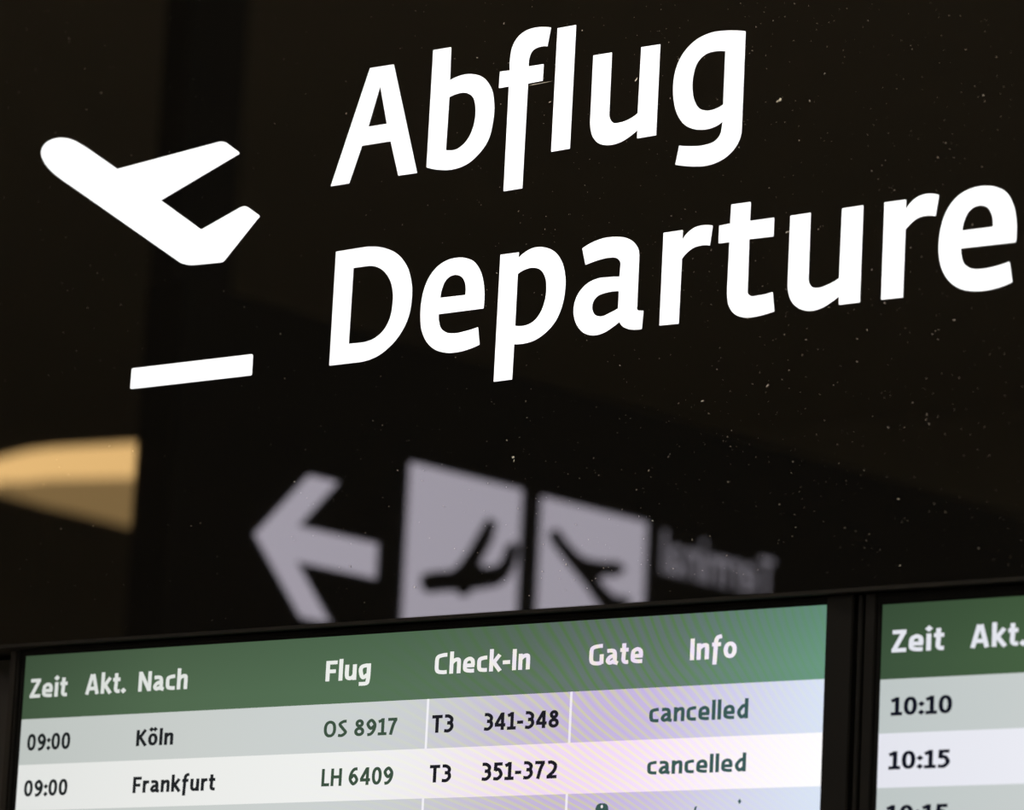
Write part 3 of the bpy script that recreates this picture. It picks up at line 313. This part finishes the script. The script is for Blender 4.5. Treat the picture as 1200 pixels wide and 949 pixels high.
 'plane': [[[-0.671,2.8904],[-0.7179,2.9188],[-0.7229,2.9218],[-0.7279,2.9247],[-0.733,2.9276],[-0.7382,2.9304],[-0.7431,2.933],[-0.748,2.9355],[-0.7531,2.9378],[-0.7583,2.9398],[-0.7627,2.9412],[-0.7672,2.9423],[-0.7717,2.9432],[-0.7761,2.9439],[-0.7806,2.9442],[-0.7851,2.9443],[-0.7895,2.944],[-0.7936,2.9434],[-0.797,2.9425],[-0.8004,2.9414],[-0.8033,2.94],[-0.8057,2.9382],[-0.8075,2.9361],[-0.8088,2.9339],[-0.8095,2.9314],[-0.8097,2.9288],[-0.8091,2.9258],[-0.8077,2.9228],[-0.8057,2.9197],[-0.8036,2.9168],[-0.8011,2.9136],[-0.7982,2.9106],[-0.795,2.9077],[-0.7918,2.9048],[-0.7878,2.9017],[-0.7837,2.8987],[-0.7794,2.8958],[-0.7751,2.893],[-0.7691,2.8891],[-0.7629,2.8854],[-0.7567,2.8818],[-0.7505,2.8782],[-0.5515,2.7594],[-0.5493,2.7582],[-0.547,2.7573],[-0.5446,2.7566],[-0.5422,2.7559],[-0.5396,2.7552],[-0.5369,2.7546],[-0.5343,2.7542],[-0.5317,2.7538],[-0.5287,2.7535],[-0.5258,2.7533],[-0.5229,2.7532],[-0.52,2.7531],[-0.4823,2.7518],[-0.4814,2.7518],[-0.4805,2.7519],[-0.4796,2.7521],[-0.4788,2.7524],[-0.478,2.7527],[-0.4772,2.7531],[-0.4765,2.7536],[-0.4759,2.7541],[-0.4253,2.7997],[-0.4244,2.8002],[-0.4235,2.8008],[-0.4229,2.8014],[-0.4227,2.8022],[-0.423,2.8029],[-0.4236,2.8035],[-0.4244,2.8041],[-0.4252,2.8046],[-0.4424,2.8153],[-0.4436,2.8159],[-0.4449,2.8165],[-0.4463,2.8169],[-0.4476,2.8172],[-0.4489,2.8173],[-0.4502,2.8173],[-0.4514,2.8172],[-0.4527,2.817],[-0.454,2.8168],[-0.4552,2.8164],[-0.4564,2.8161],[-0.4576,2.8157],[-0.5186,2.7961],[-0.5919,2.8416],[-0.467,2.8833],[-0.4657,2.8836],[-0.4643,2.884],[-0.4633,2.8845],[-0.4629,2.8853],[-0.4632,2.8861],[-0.464,2.8869],[-0.4651,2.8877],[-0.4662,2.8884],[-0.4845,2.9004],[-0.4863,2.9014],[-0.4883,2.9021],[-0.4904,2.9027],[-0.4924,2.9031],[-0.4942,2.9034],[-0.4959,2.9035],[-0.4977,2.9035],[-0.4994,2.9034],[-0.5007,2.9034],[-0.5019,2.9033],[-0.5032,2.9032],[-0.5045,2.9031]]],
 'bar': [[[-0.6197,2.6331],[-0.4214,2.6325],[-0.4203,2.632],[-0.42,2.6315],[-0.4196,2.6308],[-0.4196,2.63],[-0.4196,2.6086],[-0.4196,2.6079],[-0.4199,2.6073],[-0.4205,2.6071],[-0.4212,2.607],[-0.6204,2.6078],[-0.6214,2.6081],[-0.6222,2.6088],[-0.6222,2.6096],[-0.6218,2.6314],[-0.6217,2.6322],[-0.6213,2.6329],[-0.6206,2.6331]]],
}
GX0, GX1, GZ0, GZ1 = -1.55, 1.80, 2.3015, 3.45
board = empty('departure_board', (0.12, 0.0, GZ0), 'black glass board with lit white Abflug Departure lettering above the screens', 'sign')
obj('glass_panel', *box(GX0, GX1, 0.0, 0.008, GZ0, GZ1, .0006), M_glass, board)
obj('bottom_trim', *box(GX0, GX1, -.0012, .0085, GZ0-.0045, GZ0-.0003, .0004), M_trim, board)
front = lambda u, v, d: Vector((u, d, v))
for k in ['A', 'b', 'f', 'l', 'u', 'g', 'D', 'e', 'p', 'a', 'r', 't', 'u2', 'r2', 'e2']:
    obj('letter', *prism(LET[k], front, -.0008, .0004), M_letter, board)
obj('airplane_symbol', *prism(LET['plane'], front, -.0008, .0004), M_letter, board)['label'] = 'white take-off airplane symbol'
obj('runway_bar', *prism(LET['bar'], front, -.0008, .0004), M_letter, board)['label'] = 'white bar under the airplane'
# dust on the glass
random.seed(11); V, F = [], []
def speck(x, z, r, a=None, el=1.0):
    a = random.uniform(0, math.pi) if a is None else a; n = len(V)
    for i in range(6):
        t = i*math.pi/3; u, v = r*el*math.cos(t), r*math.sin(t)
        V.append((x+u*math.cos(a)-v*math.sin(a), -.0012, z+u*math.sin(a)+v*math.cos(a)))
    V.append((x, -.0015, z))
    for i in range(6): F.append([n+i, n+(i+1) % 6, n+6])
for i in range(4200):
    x = random.uniform(-.95, .72); z = random.uniform(2.31, 3.12)
    if random.random() > .14 + .75*max(0, min(1, (x+.35)/.6)): continue
    r = random.choice([.00018, .00022, .00028, .00034, .00048]) * random.uniform(.6, 1.0)
    speck(x, z, r, el=random.choice([1, 1, 1, 1.6, 3.0]))
for x, z, r, e, a in [[0.3491, 2.8445, 0.0016, 1.3, 0.8], [0.3457, 2.8431, 0.0009, 2, 0.4], [0.1474, 2.894, 0.001, 2.2, 0.7], [0.1485, 2.8958, 0.0006, 2.5, 0.9], [0.613, 2.8142, 0.0008, 1.3, 0], [0.2776, 2.8375, 0.0007, 1, 0], [0.0081, 2.9089, 0.0004, 46, 0.02], [-0.0007, 2.909, 0.0004, 12, 0.0], [0.0234, 2.8847, 0.0005, 4, 0.1], [0.0662, 2.9632, 0.0009, 1, 0], [0.4628, 2.5431, 0.0007, 1, 0], [-0.0054, 2.4758, 0.001, 2, 0.5], [-0.0039, 2.4718, 0.0006, 3, 1.2], [0.2594, 2.518, 0.0007, 3, 0.3], [0.3463, 2.5274, 0.0006, 4, 0.8], [0.3839, 2.4416, 0.0006, 1, 0], [0.368, 2.3966, 0.0007, 1, 0], [0.5354, 2.4928, 0.0005, 2, 0], [0.3709, 2.6603, 0.0006, 2.5, 0.4], [0.3649, 2.6949, 0.0006, 3, 0.4], [0.588, 2.4811, 0.0005, 1, 0]]: speck(x, z, r, a, e)
d = obj('dust', V, F, M_dust, board); d['kind'] = 'stuff'; d['label'] = 'fine pale dust and lint on the glass'

h = obj('board_housing', *join(box(GX0, GX1, .0105, .30, GZ0+.002, GZ1, .002), box(GX0, GX1, .085, .30, 1.50, GZ0-.004, .002)), M_house)
h['label'] = 'black housing behind the departure board and the screens'; h['category'] = 'housing'

# ---------------------------------------------------------------- monitors
ROWH = .0565
def band_mats(n):
    if n == 1:
        X0, X1 = -.79, .425
        return dict(
            header=screen_mat('screen_header_green', [(X0, (66, 86, 64)), (-.55, (80, 104, 78)), (0.0, (86, 116, 88)), (.22, (92, 128, 98)), (X1, (104, 152, 126))], .8, 1, (1.45, .88, 1.75), (1.05, 1.05, .66)),
            grey=screen_mat('screen_row_grey', [(X0, (190, 196, 192)), (-.5, (201, 206, 203)), (-.15, (206, 212, 212)), (.2, (212, 212, 234)), (X1, (219, 231, 247))], .95),
            white=screen_mat('screen_row_white', [(X0, (224, 226, 223)), (-.5, (233, 234, 231)), (-.15, (240, 242, 240)), (.2, (252, 248, 255)), (X1, (255, 255, 255))], .95, 1.02, (.90, .70, 1.0), (.97, .90, .60)),
            h=screen_mat('screen_header_text', [(X0, (214, 218, 214)), (-.15, (240, 242, 238)), (.2, (246, 238, 250)), (X1, (250, 252, 255))], .45),
            line=screen_mat('screen_separator', [(X0, (238, 240, 238)), (X1, (246, 244, 255))], .35),
            k=screen_mat('screen_dark_text', [(X0, (34, 38, 38)), (X1, (28, 24, 36))], .0),
            g=screen_mat('screen_green_text', [(X0, (58, 78, 62)), (-.2, (62, 82, 66)), (X1, (58, 92, 92))], .0))
    X0, X1 = .49, 1.71
    return dict(
        header=screen_mat('screen_two_header_green', [(X0, (60, 82, 60)), (.70, (70, 96, 66)), (X1, (84, 118, 90))], 0),
        grey=screen_mat('screen_two_row_grey', [(X0, (190, 198, 197)), (.70, (200, 206, 205)), (X1, (210, 222, 232))], 0),
        white=screen_mat('screen_two_row_white', [(X0, (228, 229, 238)), (.70, (235, 236, 244)), (X1, (250, 250, 252))], 0),
        h=screen_mat('screen_two_header_text', [(X0, (226, 228, 236)), (X1, (240, 242, 246))], 0),
        line=screen_mat('screen_two_separator', [(X0, (238, 240, 238)), (X1, (246, 244, 255))], 0),
        k=screen_mat('screen_two_dark_text', [(X0, (20, 22, 34)), (X1, (20, 22, 34))], 0),
        g=screen_mat('screen_two_green_text', [(X0, (58, 78, 62)), (X1, (58, 92, 92))], 0))
M_pane = pbr('screen_pane', (.02, .02, .02), rough=.3)
WORDS = [[1, "Zeit", "h", -0.7787, -0.7136, 2.2353, 0.0236], [1, "Akt.", "h", -0.6819, -0.6136, 2.2358, 0.0246], [1, "Nach", "h", -0.5914, -0.5095, 2.2359, 0.024], [1, "Flug", "h", -0.287, -0.2174, 2.2357, 0.0238], [1, "Check-In", "h", -0.1203, 0.0197, 2.2367, 0.0238], [1, "Gate", "h", 0.1041, 0.1793, 2.2369, 0.0232], [1, "Info", "h", 0.2437, 0.3063, 2.2369, 0.0234], [1, "09:00", "k", -0.7774, -0.7022, 2.17, 0.0208], [1, "Köln", "k", -0.5891, -0.5272, 2.1698, 0.0195], [1, "OS 8917", "g", -0.2851, -0.1721, 2.1702, 0.0194], [1, "T3", "k", -0.12, -0.0878, 2.1701, 0.0202], [1, "341-348", "k", -0.0431, 0.0652, 2.1701, 0.0196], [1, "cancelled", "g", 0.1913, 0.3247, 2.171, 0.0205], [1, "09:00", "k", -0.7773, -0.7016, 2.1135, 0.0203], [1, "Frankfurt", "k", -0.5898, -0.4537, 2.1134, 0.0194], [1, "LH 6409", "g", -0.2843, -0.1744, 2.1136, 0.0203], [1, "T3", "k", -0.1197, -0.0877, 2.1138, 0.0199], [1, "351-372", "k", -0.0429, 0.0655, 2.1139, 0.02], [1, "cancelled", "g", 0.1915, 0.3244, 2.1144, 0.0191], [2, "Zeit", "h", 0.5073, 0.5724, 2.2332, 0.0234], [2, "Akt.", "h", 0.605, 0.6718, 2.2334, 0.0238], [2, "10:10", "k", 0.5086, 0.5847, 2.1672, 0.019], [2, "10:15", "k", 0.5079, 0.5841, 2.1112, 0.0188], [2, "10:15", "k", 0.5071, 0.5835, 2.0552, 0.019]]
def monitor(n, x0, x1, dx0, dx1, ztop, label):
    mats = band_mats(n); zt = 2.2962; zbz = 1.575
    dz1 = ztop; dz0 = 1.602; yf, yd = .0100, .0160
    r = empty('departure_monitor', ((x0+x1)/2, .05, zbz), label, 'screen', 'flight information screens under the board')
    bz = join(box(x0, dx0-.0045, yf, .075, zbz, zt, .0012), box(dx1+.0015, x1, yf, .075, zbz, zt, .0012),
              box(dx0-.0045, dx1+.0015, yf, .075, zbz, dz0-.001, .0012))
    obj('bezel', *bz, M_bezel, r)
    obj('inner_frame', *join(box(dx0-.0045, dx0, yf+.0035, .02, dz0, dz1, .0005), box(dx1, dx1+.0015, yf+.0035, .02, dz0, dz1),
                             box(dx0-.0045, dx1+.0015, yf+.003, .02, dz1, dz1+.0012)), M_gap, r)
    obj('shaded_bezel_top', *box(dx0-.0045, dx1+.0015, yf+.002, .075, dz1+.0012, zt, .0012), M_gap, r)  # top of the bezel, blackened to carry the glass overhang's shade
    obj('back_shell', *box(dx0, dx1, .022, .070, dz0, dz1, .002), M_bezel, r)
    disp = obj('display', *box(dx0, dx1, yd+.0002, yd+.004, dz0, dz1), M_pane, r)
    def flat(name, a, b, c, d, mat, y):
        return obj(name, [(a, y, c), (b, y, c), (b, y, d), (a, y, d)], [[0, 1, 2, 3]], mat, disp)
    zh = dz1-.0788
    flat('header_band', dx0, dx1, zh, dz1, mats['header'], yd)['label'] = 'green header band'
    z = zh; i = 0
    while z > dz0+1e-4:
        zl = max(dz0, z-ROWH); b = flat('row_band', dx0, dx1, zl, z, mats['grey' if i % 2 == 0 else 'white'], yd)
        if i % 2 == 0: b['label'] = 'grey table row'
        else: b['label'] = 'white table row'
        if i % 2 == 0:
            off = 0 if n == 1 else 1.286
            for xx in (-.1277, .0810): flat('column_line', xx+off-.0017, xx+off+.0017, zl, z, mats['line'], yd-.0003)
        z = zl; i += 1
    pl = lambda u, v: (u, yd-.0005, v)
    for s, t, st, a, b, zb, cap in WORDS:
        if s != n: continue
        w = .182 if st == 'h' else (.188 if st == 'k' else .178)
        if st == 'h': gap = .10
        else: gap = .10
        lettering(t, a, b, zb, cap, w, mats[st], pl, disp, gap)
    if n == 1:   # only the tops of the third row's marks show at the picture's lower edge
        v = ring(.1313, 2.0765, .0092, .0085, 2.6, 20)[:-1]
        obj('gate_icon', [(a, yd-.0005, b) for a, b in v], [list(range(len(v)))], mats['g'], disp)
        v = ring(.1313, 2.0812, .0016, .0019, 2, 8)[:-1]
        obj('icon_dot', [(a, yd-.0008, b) for a, b in v], [list(range(len(v)))], mats['line'], disp)
        v = [(.1235, 2.0725), (.1390, 2.0725), (.1380, 2.0765), (.1245, 2.0765)]
        obj('icon_window', [(a, yd-.0008, b) for a, b in v], [[0, 1, 2, 3]], mats['line'], disp)
        v = [(.3178-.0024, 2.0826), (.3178, 2.0796), (.3178+.0024, 2.0826), (.3178, 2.0856)]
        obj('letter_dot', [(a, yd-.0005, b) for a, b in v], [[0, 1, 2, 3]], mats['g'], disp)
        v = [(.2565, 2.0700), (.2590, 2.0700), (.2612, 2.0790), (.2580, 2.0780)]
        obj('letter_stroke', [(a, yd-.0005, b) for a, b in v], [[0, 1, 2, 3]], mats['g'], disp)
    return r
monitor(1, -.8000, .4603, -.7905, .4243, 2.2880, 'departures screen listing Köln and Frankfurt flights as cancelled')
monitor(2, .4758, 1.7350, .4940, 1.7095, 2.2842, 'departures screen on the right with the 10:10 and 10:15 times')
for x0, x1, lab in ((-.8150, -.8040, 'dark divider strip at the left end of the cancelled flights screen'), (.4650, .4712, 'dark divider strip in the gap between the two departures screens')):
    o = obj('divider_strip', *box(x0, x1, .0125, .0835, 1.575, 2.2955, .001), M_trim if x0 < 0 else M_bezel)
    o['label'] = lab; o['category'] = 'strip'; o['group'] = 'divider strips beside the screens'

# ---------------------------------------------------------------- overhead wayfinding sign, at right angles to the board (seen in its glass)
SX = -3.50
def grow(P, d):
    A = sum(P[i][0]*P[(i+1) % len(P)][1]-P[(i+1) % len(P)][0]*P[i][1] for i in range(len(P))); s = 1 if A > 0 else -1; r = []
    for i in range(len(P)):
        a, b, c = (Vector(P[(i+k) % len(P)]) for k in (-1, 0, 1)); u, v = (b-a).normalized(), (c-b).normalized()
        n = (Vector((u.y, -u.x))+Vector((v.y, -v.x))).normalized()*s*d; r.append((b.x+n.x, b.y+n.y))
    return r
sign = empty('overhead_sign', (SX-.06, -5.0, 2.68), 'black overhead sign with lit arrow and airplane pictograms mirrored in the glass', 'sign')
obj('sign_box', *box(SX-.12, SX, -7.30, -2.985, 2.68, 3.645, .004), M_sign, sign)
side = lambda u, v, d: Vector((SX+d, u, v))
arrow = [(-3.262, 3.110), (-3.43, 3.272), (-3.527, 3.272), (-3.402, 3.150), (-3.676, 3.150), (-3.676, 3.069), (-3.402, 3.069), (-3.527, 2.944), (-3.43, 2.944)]
obj('arrow', *prism([arrow], side, .003, .0002), M_picto, sign)['label'] = 'lit white arrow'
plate1 = [(-4.192, 2.952), (-3.779, 2.952), (-3.779, 3.361), (-4.192, 3.361)]
plate2 = [(-4.688, 2.952), (-4.272, 2.952), (-4.272, 3.357), (-4.688, 3.357)]
for nm, pl, pts in (('landing_pictogram', plate1, [[3.842, 3.078], [3.844, 3.096], [3.884, 3.107], [3.946, 3.118], [3.975, 3.138], [4.011, 3.18], [4.049, 3.236], [4.071, 3.265], [4.093, 3.261], [4.078, 3.222], [4.037, 3.156], [4.056, 3.143], [4.105, 3.152], [4.132, 3.17], [4.147, 3.207], [4.168, 3.222], [4.179, 3.217], [4.171, 3.181], [4.148, 3.145], [4.114, 3.122], [4.052, 3.106], [4.017, 3.098], [3.998, 3.08], [3.977, 3.079], [3.969, 3.089], [3.921, 3.082], [3.86, 3.069]]), ('takeoff_pictogram', plate2, [[4.31, 3.272], [4.332, 3.278], [4.365, 3.254], [4.412, 3.23], [4.447, 3.221], [4.51, 3.223], [4.579, 3.232], [4.6, 3.225], [4.574, 3.213], [4.503, 3.199], [4.502, 3.177], [4.538, 3.157], [4.567, 3.145], [4.62, 3.15], [4.632, 3.143], [4.564, 3.117], [4.529, 3.116], [4.505, 3.134], [4.444, 3.178], [4.361, 3.228], [4.314, 3.259]])):
    q = obj(nm, *prism([pl], side, .003, .0002), M_picto, sign)
    q['label'] = 'lit white panel with a black airplane'
    obj('airplane', *prism([grow([(-a, b) for a, b in pts], .0095)], side, .006, .0032), M_sign, q)
lettering('Terminal', -5.235, -4.760, 3.240, .102, .125, M_sgnlet, lambda u, v: (SX+.002, u, v), sign, .12)
for y in (-3.16, -7.10):
    obj('hanger', *box(SX-.10, SX-.02, y, y+.19, 3.646, HZ-.002, .003), M_sign, sign)

# ---------------------------------------------------------------- warm pendant lamp far back in the hall (seen in the glass)
Cx, Cy = 3.0-1.04*12, 3.576-12; ux, uy = .69, -.72; nx, ny = .72, .69
def lampp(s, z, d): return Vector((Cx+ux*s+nx*d, Cy+uy*s+ny*d, z))
lamp = empty('pendant_lamp', (Cx, Cy, 4.3), 'warm glowing pendant lamp behind the overhead sign', 'lamp')
obj('diffuser', *prism([[(-.433, 4.515), (-.293, 4.576), (-.188, 4.612), (-.082, 4.634), (.268, 4.679), (.76, 4.69), (.76, 4.56), (.268, 4.538), (-.082, 4.507), (-.188, 4.489), (-.293, 4.491)]], lampp, .02, -.30), M_warm, lamp)
obj('glowing_wood_shade', *prism([[(-.30, 4.480), (-.188, 4.487), (-.082, 4.505), (.268, 4.536), (.76, 4.558), (.76, 4.31), (.268, 4.371), (.058, 4.412), (-.082, 4.434)]], lampp, 0.0, -.28), M_warm2, lamp)['label'] = 'lower wood shade, its lamplight put in as a dim glow'  # lamplit wood: the light falling on it is put in as emission
obj('suspension', *join(*[([lampp(a+dx, z, -.14+dy) for z in (4.6, HZ-.002) for dx, dy in ((-.006, -.006), (.006, -.006), (.006, .006), (-.006, .006))],
    [[0, 1, 5, 4], [1, 2, 6, 5], [2, 3, 7, 6], [3, 0, 4, 7], [3, 2, 1, 0], [4, 5, 6, 7]]) for a in (.30, .62)]), M_metal, lamp)
